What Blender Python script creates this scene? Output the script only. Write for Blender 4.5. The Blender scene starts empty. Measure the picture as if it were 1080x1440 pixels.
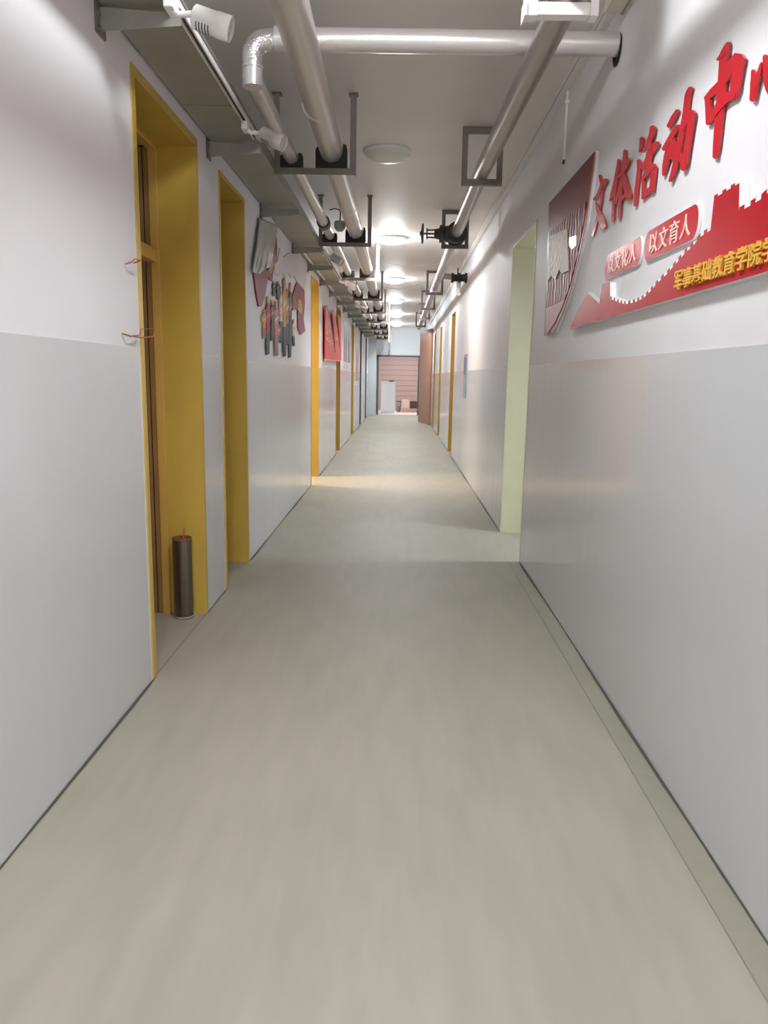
import bpy, bmesh, math, random
from mathutils import Vector, Matrix
random.seed(7)
sc = bpy.context.scene
COL = sc.collection
PI = math.pi

# ------------------------------------------------------------------ camera
EYE = 1.45                       # camera height
FPX = 1060.0                     # focal length in pixels of a 1080x1440 frame
TH, PS, RO = 0.1778, -0.0167, 0.0183
XL, XR, ZC = -1.152, 1.0045, 3.27   # wall faces and ceiling
YB, YE = -7.0, 29.2              # back and end wall
ZW = 1.556                       # top of the grey wainscot
_f = Vector((math.cos(TH)*math.sin(PS), math.cos(TH)*math.cos(PS), -math.sin(TH)))
_r0 = Vector((math.cos(PS), -math.sin(PS), 0))
_u0 = _r0.cross(_f)
_r = math.cos(RO)*_r0 + math.sin(RO)*_u0
_u = -math.sin(RO)*_r0 + math.cos(RO)*_u0
cd = bpy.data.cameras.new('camera'); cam = bpy.data.objects.new('camera', cd); COL.objects.link(cam)
cd.sensor_fit = 'VERTICAL'; cd.sensor_height = 36.0; cd.lens = 36.0*FPX/1440.0
cd.clip_start = 0.05; cd.clip_end = 200
m = Matrix.Identity(4)
for i in range(3):
    m[i][0] = _r[i]; m[i][1] = _u[i]; m[i][2] = -_f[i]
m[2][3] = EYE
cam.matrix_world = m
sc.camera = cam

# ------------------------------------------------------------------ exposure, world, lamp strengths
vs = sc.view_settings
vs.view_transform = 'Standard'; vs.look = 'None'; vs.gamma = 1.0; vs.use_curve_mapping = False
vs.exposure = 1.36
sc.cycles.max_bounces = 16; sc.cycles.diffuse_bounces = 10
w = bpy.data.worlds.new('world'); sc.world = w; w.use_nodes = True
w.node_tree.nodes['Background'].inputs[0].default_value = (0.8, 0.88, 1, 1)
w.node_tree.nodes['Background'].inputs[1].default_value = 0.05
LAMP_L = 66.0                    # radiance of the lit ceiling lamps
LAMP_NEAR = 45.0                 # the lamp overhead
LAMP_REAR = 128.0                # the lamps behind the viewer
LAMP_C = (0.955, 0.985, 1.01, 1)
LIT = [-5.7, -1.6, 2.5, 10.5, 14.75, 18.75, 22.9, 27.0]
UNLIT = [6.6]
ROOM_LIGHTS = [                  # lamps in the side rooms and the end room: place, size, power, colour
    ((-2.6, 10.45, 2.6), 0.6, 45, (1.0, 0.72, 0.42)),
    ((3.0, 6.1, 2.3), 0.5, 26, (0.86, 0.94, 1.0)),
    ((0.3, 31.3, 2.9), 0.8, 28, (1.0, 0.98, 0.96)),
]

def onX(x, y, X):
    d = _f + _r*((x-540)/FPX) - _u*((y-720)/FPX)
    t = X/d.x
    return (t*d.y, EYE+t*d.z)                 # (Y, Z)
def onY(x, y, Y):
    d = _f + _r*((x-540)/FPX) - _u*((y-720)/FPX)
    t = Y/d.y
    return Vector((t*d.x, Y, EYE+t*d.z))

# ------------------------------------------------------------------ materials
def lin(c):
    return tuple(((v/255)/12.92 if v/255 <= 0.04045 else (((v/255)+0.055)/1.055)**2.4) for v in c)
MATS = {}
def mat(name, rgb, rough=0.5, metal=0.0, noise=0.0, nscale=8.0, stretch=(1, 1, 1), bump=0.0, bscale=40.0,
        spec=0.5, emit=0.0, coat=0.0):
    if name in MATS: return MATS[name]
    M = bpy.data.materials.new(name); M.use_nodes = True
    nt = M.node_tree; b = nt.nodes['Principled BSDF']
    c = lin(rgb)
    b.inputs['Base Color'].default_value = (*c, 1)
    b.inputs['Roughness'].default_value = rough
    b.inputs['Metallic'].default_value = metal
    b.inputs['Specular IOR Level'].default_value = spec
    b.inputs['Coat Weight'].default_value = coat
    if emit:
        b.inputs['Emission Color'].default_value = LAMP_C
        b.inputs['Emission Strength'].default_value = emit
    if noise or bump:
        tc = nt.nodes.new('ShaderNodeTexCoord'); mp = nt.nodes.new('ShaderNodeMapping')
        mp.inputs['Scale'].default_value = stretch
        nt.links.new(tc.outputs['Object'], mp.inputs['Vector'])
        if noise:
            n = nt.nodes.new('ShaderNodeTexNoise'); n.inputs['Scale'].default_value = nscale
            n.inputs['Detail'].default_value = 5
            nt.links.new(mp.outputs[0], n.inputs['Vector'])
            mr = nt.nodes.new('ShaderNodeMapRange')
            mr.inputs[1].default_value = 0.3; mr.inputs[2].default_value = 0.7
            mr.inputs[3].default_value = 1-noise; mr.inputs[4].default_value = 1+noise*0.6
            nt.links.new(n.outputs['Fac'], mr.inputs[0])
            mx = nt.nodes.new('ShaderNodeMix'); mx.data_type = 'RGBA'; mx.blend_type = 'MULTIPLY'
            mx.inputs[0].default_value = 1
            mx.inputs[6].default_value = (*c, 1)
            nt.links.new(mr.outputs[0], mx.inputs[7])
            nt.links.new(mx.outputs[2], b.inputs['Base Color'])
        if bump:
            n2 = nt.nodes.new('ShaderNodeTexNoise'); n2.inputs['Scale'].default_value = bscale
            n2.inputs['Detail'].default_value = 3
            nt.links.new(mp.outputs[0], n2.inputs['Vector'])
            bp = nt.nodes.new('ShaderNodeBump'); bp.inputs['Strength'].default_value = bump
            bp.inputs['Distance'].default_value = 0.02
            nt.links.new(n2.outputs['Fac'], bp.inputs['Height'])
            nt.links.new(bp.outputs[0], b.inputs['Normal'])
    MATS[name] = M
    return M

WHITE = mat('white_wall_paint', (226, 224, 227), 0.55, noise=0.025, nscale=2.5, bump=0.04, bscale=6)
GREY = mat('grey_gloss_wainscot_paint', (206, 207, 209), 0.13, noise=0.02, nscale=2, stretch=(1, 1, .10), bump=0.14, bscale=3.0)
CEIL = mat('ceiling_paint', (240, 236, 233), 0.5, noise=0.03, nscale=1.5)
YELLOW = mat('ochre_yellow_gloss_paint', (196, 164, 74), 0.32, noise=0.08, nscale=5, stretch=(1, 1, .5), bump=0.05, bscale=14)
YELLOWL = mat('ochre_yellow_stile_paint', (214, 174, 92), 0.3, noise=0.06, nscale=5)
BROWN = mat('brown_painted_door', (160, 122, 76), 0.4, noise=0.12, nscale=6)
DARK = mat('dark_gap', (30, 24, 20), 0.8)
GLASSD = mat('dark_glass', (50, 42, 36), 0.12, spec=0.6)
LIME = mat('pale_lime_paint', (202, 200, 168), 0.4, noise=0.03)
STEEL = mat('grey_primed_steel', (158, 156, 148), 0.5, metal=0.15, noise=0.10, nscale=14)
STEELD = mat('dark_angle_steel', (122, 115, 108), 0.5, metal=0.15, noise=0.12, nscale=18)
GALV = mat('grey_tray_sheet', (160, 160, 150), 0.45, metal=0.3, noise=0.08, nscale=5)
PIPE = mat('silver_painted_pipe', (200, 193, 186), 0.34, metal=0.35, noise=0.03, nscale=8)
PIPES = mat('bright_aluminium_pipe_cover', (218, 214, 213), 0.28, metal=0.5, noise=0.03, nscale=10, bump=0.05, bscale=22)
PIPED = mat('dull_grey_pipe', (162, 156, 150), 0.34, metal=0.4, noise=0.04, nscale=8)
RUBBER = mat('black_rubber_insulation', (38, 36, 34), 0.7)
PLASTW = mat('white_plastic', (232, 230, 228), 0.35)
BLACK = mat('black_plastic', (26, 26, 28), 0.5)
IRON = mat('dark_cast_iron', (78, 72, 64), 0.5, metal=0.3, noise=0.2, nscale=20)
RED = mat('glossy_red_acrylic', (196, 30, 44), 0.22, spec=.35)
REDB = mat('red_board_acrylic', (184, 26, 36), 0.25, noise=0.08, nscale=2.5, spec=.3)
WHITEA = mat('white_acrylic_edge', (232, 232, 234), 0.3)
MAROON = mat('maroon_acrylic', (118, 42, 46), 0.35, noise=0.06, nscale=3, spec=.12)
PINKM = mat('pale_rose_acrylic', (168, 106, 106), 0.35, spec=.15)
GOLD = mat('yellow_foam_lettering', (226, 176, 66), 0.5)
SILV = mat('pinkish_white_lettering', (238, 208, 196), 0.25)
MURALR = mat('mural_wine_red', (140, 52, 64), 0.5, noise=0.08, nscale=6)
MURALG = mat('mural_gold', (206, 150, 74), 0.5, noise=0.2, nscale=30)
PALE = mat('mural_pale_white', (216, 205, 203), 0.6, noise=0.05, nscale=12)
SKIN = mat('figure_skin_print', (206, 158, 132), 0.6)
FILM = mat('grey_plastic_film', (178, 176, 168), 0.3, noise=0.08, nscale=14)
BANRED = mat('bright_red_banner', (226, 50, 40), 0.35)
ORANGE = mat('orange_lettering', (250, 176, 110), 0.4)
PINKWOOD = mat('pinkish_brown_door_paint', (176, 128, 104), 0.45, noise=0.10, nscale=3, stretch=(1, 1, .4))
BLUEW = mat('bluish_white_wall', (232, 240, 245), 0.55)
BLUEG = mat('blue_grey_panel', (200, 208, 212), 0.4)
DGREY = mat('dark_grey_door_frame', (92, 98, 100), 0.45)
SHUT = mat('beige_pink_slats', (176, 152, 146), 0.5)
RIM = mat('wood_chip', (120, 80, 50), 0.7)
COPPER = mat('pinkish_copper_wire', (176, 112, 92), 0.4, metal=0.4)
LAMPON = mat('lit_lamp_diffuser', (250, 248, 240), 0.4, emit=LAMP_L)
LAMPDIM = mat('rear_lit_lamp_diffuser', (250, 248, 240), 0.4, emit=LAMP_NEAR)
LAMPREAR = mat('bright_rear_lamp_diffuser', (250, 248, 240), 0.4, emit=LAMP_REAR)
LAMPOFF = mat('unlit_lamp_diffuser', (226, 224, 216), 0.35)
SHINYD = mat('dark_polished_steel', (122, 112, 104), 0.26, metal=0.85, noise=0.45, nscale=3, stretch=(14, 14, .4))

def floor_mat():
    M = bpy.data.materials.new('beige_grey_vinyl_floor'); M.use_nodes = True
    nt = M.node_tree; b = nt.nodes['Principled BSDF']
    tc = nt.nodes.new('ShaderNodeTexCoord')
    def nz(scale, stretch, det=4):
        mp = nt.nodes.new('ShaderNodeMapping'); mp.inputs['Scale'].default_value = stretch
        nt.links.new(tc.outputs['Object'], mp.inputs['Vector'])
        n = nt.nodes.new('ShaderNodeTexNoise'); n.inputs['Scale'].default_value = scale; n.inputs['Detail'].default_value = det
        nt.links.new(mp.outputs[0], n.inputs['Vector']); return n
    n1 = nz(3.0, (4.5, .8, 1)); n2 = nz(1.4, (1.6, .7, 1), 2)
    ad = nt.nodes.new('ShaderNodeMath'); ad.operation = 'ADD'
    nt.links.new(n1.outputs['Fac'], ad.inputs[0]); nt.links.new(n2.outputs['Fac'], ad.inputs[1])
    mr = nt.nodes.new('ShaderNodeMapRange'); mr.inputs[1].default_value = .75; mr.inputs[2].default_value = 1.25
    nt.links.new(ad.outputs[0], mr.inputs[0])
    mx = nt.nodes.new('ShaderNodeMix'); mx.data_type = 'RGBA'
    mx.inputs[6].default_value = (*lin((160, 157, 142)), 1); mx.inputs[7].default_value = (*lin((170, 166, 151)), 1)
    nt.links.new(mr.outputs[0], mx.inputs[0]); nt.links.new(mx.outputs[2], b.inputs['Base Color'])
    b.inputs['Roughness'].default_value = 0.55
    b.inputs['Specular IOR Level'].default_value = 0.4
    return M
FLOORM = floor_mat()

def relief_mat():
    M = bpy.data.materials.new('pink_swirl_relief'); M.use_nodes = True
    nt = M.node_tree; b = nt.nodes['Principled BSDF']
    tc = nt.nodes.new('ShaderNodeTexCoord')
    wv = nt.nodes.new('ShaderNodeTexWave'); wv.inputs['Scale'].default_value = 5; wv.inputs['Distortion'].default_value = 6
    wv.inputs['Detail'].default_value = 1.5; wv.inputs['Detail Scale'].default_value = 1.5
    wv.bands_direction = 'Y'
    nt.links.new(tc.outputs['Object'], wv.inputs['Vector'])
    cr = nt.nodes.new('ShaderNodeValToRGB')
    e = cr.color_ramp.elements
    e[0].position = .15; e[0].color = (*lin((84, 34, 38)), 1)
    e[1].position = .75; e[1].color = (*lin((172, 108, 104)), 1)
    nt.links.new(wv.outputs['Fac'], cr.inputs[0]); nt.links.new(cr.outputs[0], b.inputs['Base Color'])
    bp = nt.nodes.new('ShaderNodeBump'); bp.inputs['Strength'].default_value = .6; bp.inputs['Distance'].default_value = .01
    nt.links.new(wv.outputs['Fac'], bp.inputs['Height']); nt.links.new(bp.outputs[0], b.inputs['Normal'])
    b.inputs['Roughness'].default_value = .4
    b.inputs['Specular IOR Level'].default_value = .12
    return M
RELIEF = relief_mat()
CREAMR = mat('silvery_cream_relief', (176, 150, 126), 0.4, noise=0.35, nscale=26, bump=0.6, bscale=30, spec=.3)

# ------------------------------------------------------------------ mesh helpers
class MB:
    def __init__(s): s.v = []; s.f = []; s.mi = []; s.sm = []
    def add(s, vs, fs, mi=0, smooth=False):
        o = len(s.v); s.v += [tuple(v) for v in vs]
        s.f += [tuple(i+o for i in f) for f in fs]; s.mi += [mi]*len(fs); s.sm += [smooth]*len(fs)
        return s
    def box(s, x0, x1, y0, y1, z0, z1, mi=0):
        vs = [(x, y, z) for x in (x0, x1) for y in (y0, y1) for z in (z0, z1)]
        return s.add(vs, [(0, 1, 3, 2), (4, 6, 7, 5), (0, 4, 5, 1), (2, 3, 7, 6), (0, 2, 6, 4), (1, 5, 7, 3)], mi)
    def tube(s, pts, r, n=16, mi=0, caps=True):
        P = [Vector(p) for p in pts]; R = r if isinstance(r, (list, tuple)) else [r]*len(P)
        t0 = (P[1]-P[0]).normalized()
        a = Vector((0, 0, 1)) if abs(t0.z) < .9 else Vector((1, 0, 0))
        nrm = (a - t0*a.dot(t0)).normalized(); vs = []; fs = []
        for i, p in enumerate(P):
            if i == 0: t = t0
            elif i == len(P)-1: t = (P[i]-P[i-1]).normalized()
            else: t = ((P[i]-P[i-1]).normalized()+(P[i+1]-P[i]).normalized()).normalized()
            nrm = (nrm - t*nrm.dot(t)).normalized(); b = t.cross(nrm)
            sc_ = 1.0
            if 0 < i < len(P)-1:
                c = (P[i]-P[i-1]).normalized().dot(t); sc_ = 1.0/max(c, .7) if False else 1.0
            for k in range(n):
                ang = 2*PI*k/n
                vs.append(p + (nrm*math.cos(ang)+b*math.sin(ang))*R[i]*sc_)
        for i in range(len(P)-1):
            for k in range(n):
                k2 = (k+1) % n
                fs.append((i*n+k, i*n+k2, (i+1)*n+k2, (i+1)*n+k))
        s.add(vs, fs, mi, True)
        if caps:
            s.add(vs[:n], [tuple(range(n))[::-1]], mi); s.add(vs[-n:], [tuple(range(n))], mi)
        return s
    def lathe(s, prof, c, axis='z', n=28, mi=0, smooth=True):
        vs = []; fs = []
        for (r, h) in prof:
            for k in range(n):
                a = 2*PI*k/n; x, y = r*math.cos(a), r*math.sin(a)
                q = {'z': (x, y, h), 'x': (h, x, y), 'y': (x, h, y)}[axis]
                vs.append((c[0]+q[0], c[1]+q[1], c[2]+q[2]))
        for i in range(len(prof)-1):
            for k in range(n):
                k2 = (k+1) % n
                fs.append((i*n+k, i*n+k2, (i+1)*n+k2, (i+1)*n+k))
        return s.add(vs, fs, mi, smooth)
    def prism(s, poly, fn, mi_front=0, mi_side=0):
        """poly: 2-D outline; fn(a, b, k) -> 3-D point for k=0 (front) and k=1 (back)."""
        from mathutils.geometry import tessellate_polygon
        n = len(poly)
        front = [fn(a, b, 0) for a, b in poly]; back = [fn(a, b, 1) for a, b in poly]
        tri = tessellate_polygon([[Vector((a, b, 0)) for a, b in poly]])
        s.add(front, [tuple(t) for t in tri], mi_front)
        s.add(back, [tuple(reversed(t)) for t in tri], mi_side)
        s.add(front+back, [(i, (i+1) % n, n+(i+1) % n, n+i) for i in range(n)], mi_side)
        return s
    def build(s, name, mats, parent=None, at=None, bevel=0.0):
        me = bpy.data.meshes.new(name)
        o0 = Vector(at) if at is not None else Vector((0, 0, 0))
        me.from_pydata([tuple(Vector(v)-o0) for v in s.v], [], s.f)
        ms = mats if isinstance(mats, (list, tuple)) else [mats]
        for M in ms: me.materials.append(M)
        me.polygons.foreach_set('material_index', s.mi)
        me.polygons.foreach_set('use_smooth', s.sm)
        bm = bmesh.new(); bm.from_mesh(me)
        bmesh.ops.recalc_face_normals(bm, faces=bm.faces)
        bm.to_mesh(me); bm.free(); me.update()
        o = bpy.data.objects.new(name, me); COL.objects.link(o)
        if parent is not None:
            o.parent = parent
            o.location = o0 - (wloc(parent) if at is not None else Vector((0, 0, 0)))
        else:
            o.location = o0
        if bevel:
            b = o.modifiers.new('bevel', 'BEVEL'); b.width = bevel; b.segments = 2; b.limit_method = 'ANGLE'
        return o
def wloc(o):
    v = Vector(o.location)
    while o.parent: o = o.parent; v += Vector(o.location)
    return v
def bx(x0, x1, y0, y1, z0, z1): return MB().box(x0, x1, y0, y1, z0, z1)
def tag(o, label=None, cat=None, group=None, kind=None):
    if label: o['label'] = label
    if cat: o['category'] = cat
    if group: o['group'] = group
    if kind: o['kind'] = kind
    return o
def thing(name, loc, label, cat, group=None, kind=None):
    o = bpy.data.objects.new(name, None); o.empty_display_size = .1; COL.objects.link(o); o.location = loc
    return tag(o, label, cat, group, kind)
def part(mb, name, M, parent, bevel=0.0):
    """mb in world coordinates, parent an Empty (or a part) whose rotation is zero"""
    o = mb.build(name, M, None, None, bevel)
    off = wloc(parent)
    for v in o.data.vertices: v.co -= off
    o.parent = parent
    return o
def copy_tree(o, loc, label):
    c = o.copy(); COL.objects.link(c); c.location = loc; c['label'] = label
    for ch in o.children:
        d = ch.copy(); COL.objects.link(d); d.parent = c
        for g in ch.children:
            e = g.copy(); COL.objects.link(e); e.parent = d
    return c
ORD = ['nearest', 'second', 'third', 'fourth', 'fifth', 'sixth', 'seventh', 'eighth', 'ninth', 'tenth', 'eleventh',
       'twelfth', 'thirteenth', 'fourteenth', 'fifteenth', 'sixteenth', 'seventeenth']

# ------------------------------------------------------------------ the room shell
D = 0.34                                              # wall thickness
#            y0     y1     head   kind
L_OPEN = [(3.43, 4.43, 2.69), (4.97, 5.73, 2.68), (9.98, 10.87, 2.69), (13.95, 14.87, 2.68), (18.3, 19.22, 2.68),
          (22.3, 23.1, 2.85), (25.9, 26.7, 2.85)]
R_OPEN = [(5.93, 7.12, 2.62), (14.15, 15.08, 2.66), (18.45, 19.3, 2.68), (21.6, 22.4, 2.68)]
def wall(name, x0, x1, opens, M):
    mb = MB(); y = YB
    for (a, b, h) in opens:
        mb.box(x0, x1, y, a, 0, ZC); mb.box(x0, x1, a, b, h, ZC); y = b
    mb.box(x0, x1, y, YE+.1, 0, ZC)
    return tag(mb.build(name, M), kind='structure')
wall('wall_left', XL-D, XL, L_OPEN, WHITE)
wall('wall_right', XR, XR+D, R_OPEN, WHITE)
def wainscot(name, xa, xb, opens):
    mb = MB(); y = YB
    for (a, b, h) in opens:
        mb.box(xa, xb, y, a-.065, 0.006, ZW); y = b+.03
    mb.box(xa, xb, y, YE, 0.006, ZW)
    return tag(mb.build(name, GREY), kind='structure')
wainscot('trim_1', XL-.002, XL+.004, L_OPEN)
wainscot('trim_2', XR-.004, XR+.002, [(5.93+.06, 7.12, 0)]+R_OPEN[1:])
tag(bx(XL-D, XR+D, YB, YE+.2, -.12, 0).build('floor', FLOORM), kind='structure')
tag(bx(XL-D, XR+D, YB, YE+5, ZC, ZC+.12).build('ceiling', CEIL), kind='structure')
tag(bx(XL-D, XR+D, YB-.2, YB, 0, ZC).build('wall_back', WHITE), kind='structure')
# end wall with its doorway
mb = MB(); mb.box(XL, -.82, YE, YE+.2, 0, ZC); mb.box(.74, XR, YE, YE+.2, 0, ZC); mb.box(-.82, .74, YE, YE+.2, 2.205, ZC)
tag(mb.build('wall_end', BLUEW), kind='structure')
mb = MB(); mb.box(-.86, -.79, YE-.04, YE+.22, 0, 2.25); mb.box(.71, .78, YE-.04, YE+.22, 0, 2.25); mb.box(-.86, .78, YE-.04, YE+.22, 2.19, 2.25)
tag(mb.build('trim_3', DGREY), kind='structure')
# dark uneven strip drawn in for the gap where vinyl floor meets the walls
def gap(name, x, sgn, segs):
    mb = MB()
    for (a, b) in segs:
        n = max(2, int((b-a)/.12)); L = []; Rr = []
        for i in range(n+1):
            y = a+(b-a)*i/n
            wd = .007+.005*math.sin(y*2.3+1)+.003*random.random()
            if i in (0, n): wd = .004
            L.append((x, y, .0025)); Rr.append((x+sgn*max(.003, wd), y, .0025))
        mb.add(L+Rr, [(i, i+1, n+2+i, n+1+i) for i in range(n)])
    return tag(mb.build(name, mat('dark_floor_gap', (88, 86, 78), .8)), kind='structure')
def segs_of(opens):
    out = []; y = YB
    for (a, b, h) in opens: out.append((y, a)); y = b
    return out+[(y, YE)]
gap('floor_gap_left', XL+.004, 1, segs_of(L_OPEN))
gap('floor_gap_right', XR-.004, -1, segs_of(R_OPEN))
# welded seams of the vinyl, a hand's width off each wall
SEAM = mat('vinyl_seam', (140, 138, 124), .5)
tag(bx(XR-.098, XR-.094, .3, 5.9, .0005, .002).build('trim_4', SEAM), kind='structure')
tag(bx(XL-.004, XL+.004, 3.43, 4.43, .0005, .002).build('trim_5', SEAM), kind='structure')
tag(bx(XR-.094, XR-.004, .3, 3.2, 0.0004, .0012).build('trim_6', mat('vinyl_border', (156, 153, 139), .4, noise=.05, nscale=12)), kind='structure')

# side rooms behind the two open doorways and behind the end doorway
def room(name, x0, x1, y0, y1, z1, openside, M, FM):
    t = .1
    S = lambda mb, n, mm: tag(mb.build(n, mm), kind='structure')
    S(bx(x0, x1, y0, y1, -t, 0), 'floor_'+name, FM); S(bx(x0, x1, y0, y1, z1, z1+t), 'ceiling_'+name, M)
    if openside != 'x1': S(bx(x1, x1+t, y0, y1, 0, z1), 'wall_%s_right' % name, M)
    if openside != 'x0': S(bx(x0-t, x0, y0, y1, 0, z1), 'wall_%s_left' % name, M)
    if openside != 'y0': S(bx(x0-t, x1+t, y0-t, y0, 0, z1), 'wall_%s_front' % name, M)
    S(bx(x0-t, x1+t, y1, y1+t, 0, z1), 'wall_%s_back' % name, M)
room('side_room', -4.2, XL-D, 9.0, 12.0, 3.1, 'x1', WHITE, FLOORM)
room('stair_room', XR+D, 3.6, 4.8, 8.6, 3.1, 'x0', WHITE, FLOORM)
room('end_room', -1.6, 1.7, YE+.2, 33.4, 3.1, 'y0', WHITE, mat('pale_end_room_floor', (225, 222, 216), .4))
for i, (loc, size, pw, colr) in enumerate(ROOM_LIGHTS):
    ld = bpy.data.lights.new('room_lamp', 'AREA'); ld.shape = 'DISK'; ld.size = size; ld.energy = pw; ld.color = colr
    lo = bpy.data.objects.new('room_lamp', ld); COL.objects.link(lo); lo.location = loc

# ------------------------------------------------------------------ doorways
def doorway(n, side, y0, y1, h, colM, leafM, leaf=True, transom=False, casing=.05, xdepth=.30):
    """lined wall opening; side -1 = left wall, +1 = right wall"""
    X = XL if side < 0 else XR
    s = side
    root = thing('door_%d' % n, (X, (y0+y1)/2, 0), None, None, kind='structure')
    def B(mb, d0, d1, ya, yb, za, zb, mi=0):           # d: depth behind the wall face
        a, b = sorted((X+s*d0, X+s*d1)); mb.box(a, b, ya, yb, za, zb, mi)
    fr = MB(); t = .012
    B(fr, -.006, D, y1-t, y1+.001, 0, h); B(fr, -.006, D, y0-.001, y0+t, 0, h); B(fr, -.006, D, y0, y1, h-t, h+.001)
    # narrow painted band on the wall face round the opening
    B(fr, -.007, .001, y0-casing, y0, 0, h+casing); B(fr, -.007, .001, y1, y1+casing*.5, 0, h+casing); B(fr, -.007, .001, y0, y1, h, h+casing)
    part(fr, 'door_frame', colM, root)
    if leaf:
        st = MB()                                       # set-back stiles and head of the joinery
        for (ya, yb) in ((y1-.03, y1-.012), (y0+.012, y0+.03)): B(st, .215, .258, ya, yb, 0, h-.012)
        B(st, .215, .258, y0+.03, y1-.03, h-.035, h-.012)
        if transom: B(st, .225, .300, y0+.03, y1-.03, 2.06, 2.13)
        part(st, 'inner_frame', YELLOWL, root)
        rb = MB()
        for (ya, yb) in ((y1-.024, y1-.012), (y0+.012, y0+.024)): B(rb, .2585, .288, ya, yb, 0, h-.02); B(rb, .296, .312, ya, yb, 0, h-.02)
        part(rb, 'rebate_strip', BROWN, root)
        gp = MB()
        for (ya, yb) in ((y1-.016, y1-.0125), (y0+.0125, y0+.016)): B(gp, .2585, .3395, ya, yb, 0, h-.012)
        part(gp, 'dark_gap', DARK, root)
        zt = 2.05 if transom else h-.066
        lf = MB(); B(lf, .326, .339, y0+.035, y1-.035, .01, zt)
        lo = part(lf, 'door_leaf', leafM, root, .004)
        hd = MB()
        xh = X+s*.315
        hd.tube([(xh, y0+.12, 1.02), (X+s*.28, y0+.12, 1.02), (X+s*.28, y0+.23, 1.02)], .009, 8)
        hd.box(*sorted((X+s*.318, X+s*.326)), y0+.10, y0+.14, .94, 1.10)
        part(hd, 'handle', PIPES, lo)
        if transom:
            gl = MB(); B(gl, .326, .332, y0+.035, y1-.035, 2.13, h-.035)
            part(gl, 'transom_pane', GLASSD, root)
            wd = MB(); B(wd, .320, .326, y1-.115, y1-.085, 2.13, h-.035)
            part(wd, 'transom_bead', BROWN, root)
    return root
for i, (a, b, h) in enumerate(L_OPEN):
    if i < 5: doorway(i+1, -1, a, b, h, YELLOW, BROWN, leaf=(i != 2), transom=(i == 0), casing=.032 if i == 0 else .015)
    else: doorway(i+1, -1, a, b, h, DGREY, BLUEG, casing=.05)
for i, (a, b, h) in enumerate(R_OPEN):
    doorway(8+i, 1, a, b, h, LIME if i == 0 else YELLOW, BROWN, leaf=(i != 0), casing=0.002 if i == 0 else .03)
# bluish partition panel at the left of the end doorway
tag(bx(XL, -.86, 28.2, 28.26, 0, 2.95).build('wall_partition', BLUEG), kind='structure')

# ------------------------------------------------------------------ ceiling lamps
def lamp(y, lit, label):
    x = -.135 if y > 5 else 0.0
    t = thing('ceiling_lamp', (x, y, ZC), label, 'ceiling lamp', 'round ceiling lamps')
    mb = MB().lathe([(0, 0), (.195, 0), (.2, -.012), (.192, -.03), (.178, -.03)], (x, y, ZC), n=40)
    part(mb, 'lamp_base', PLASTW, t)
    prof = [(.18*math.cos(a), -.026-.062*math.sin(a)) for a in [PI/2*k/9 for k in range(10)]]
    part(MB().lathe(prof, (x, y, ZC), n=40), 'diffuser', (LAMPON if y > 5 else LAMPDIM if y > 0 else LAMPREAR) if lit else LAMPOFF, t)
    return t
lamp(UNLIT[0], False, 'unlit round ceiling lamp, nearest in view, beside the big silver pipe')
names = {10.5: 'lit round ceiling lamp, first glowing one beyond the unlit lamp', 14.75: 'lit round ceiling lamp, second glowing one along the corridor ceiling',
         18.75: 'lit round ceiling lamp, third glowing one along the corridor ceiling', 22.9: 'lit round ceiling lamp, fourth glowing one along the corridor ceiling',
         27.0: 'lit round ceiling lamp, farthest one just before the end wall',
         2.5: 'lit round ceiling lamp overhead before the cross pipe', -1.6: 'lit round ceiling lamp behind the viewer', -5.7: 'lit round ceiling lamp by the back wall'}
for y in LIT: lamp(y, True, names[y])

# ------------------------------------------------------------------ pipes
def arc(c, p, q, n=8):
    """quarter bend from p to q round centre c"""
    c, p, q = Vector(c), Vector(p), Vector(q); a, b = p-c, q-c
    return [c+a*math.cos(PI/2*k/n)+b*math.sin(PI/2*k/n) for k in range(n+1)]
BIG = [(-.44, -3.0, 2.80), (-.44, .6, 2.80), (-.455, 3.4, 2.866), (-.463, 3.92, 2.878), (-.482, 5.33, 2.918), (-.482, 8.15, 2.918), (-.482, 14, 2.918), (-.482, YE-.02, 2.918)]
t = thing('heating_pipe', (-.46, 5.3, 2.9), 'thick silver pipe running the whole corridor under the ceiling, left of the lamps', 'pipe')
part(MB().tube(BIG, .076, 28), 'pipe_body', PIPE, t)
for y in (4.4, 7.0, 9.9, 12.7):
    part(MB().tube([(-.481, y, 2.891 if y < 5 else 2.918), (-.481, y+.03, 2.892 if y < 5 else 2.918)], .0775, 28), 'joint_band', PIPES, t)
SX, SZ = -.748, 2.876
t = thing('small_pipe', (SX, 5.3, SZ), 'thin silver pipe beside the cable tray, running to the end wall', 'pipe')
part(MB().tube([(SX, 4.052, SZ-.012), (SX, 5.33, SZ), (SX, YE-.02, SZ)], .047, 22), 'pipe_body', PIPE, t)
part(MB().tube([(SX, 7.45, SZ), (SX, 7.57, SZ)], .062, 20), 'coupling', IRON, t)
part(MB().tube([(SX, 12.1, SZ), (SX, 12.25, SZ)], .062, 20), 'coupling', IRON, t)
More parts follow.
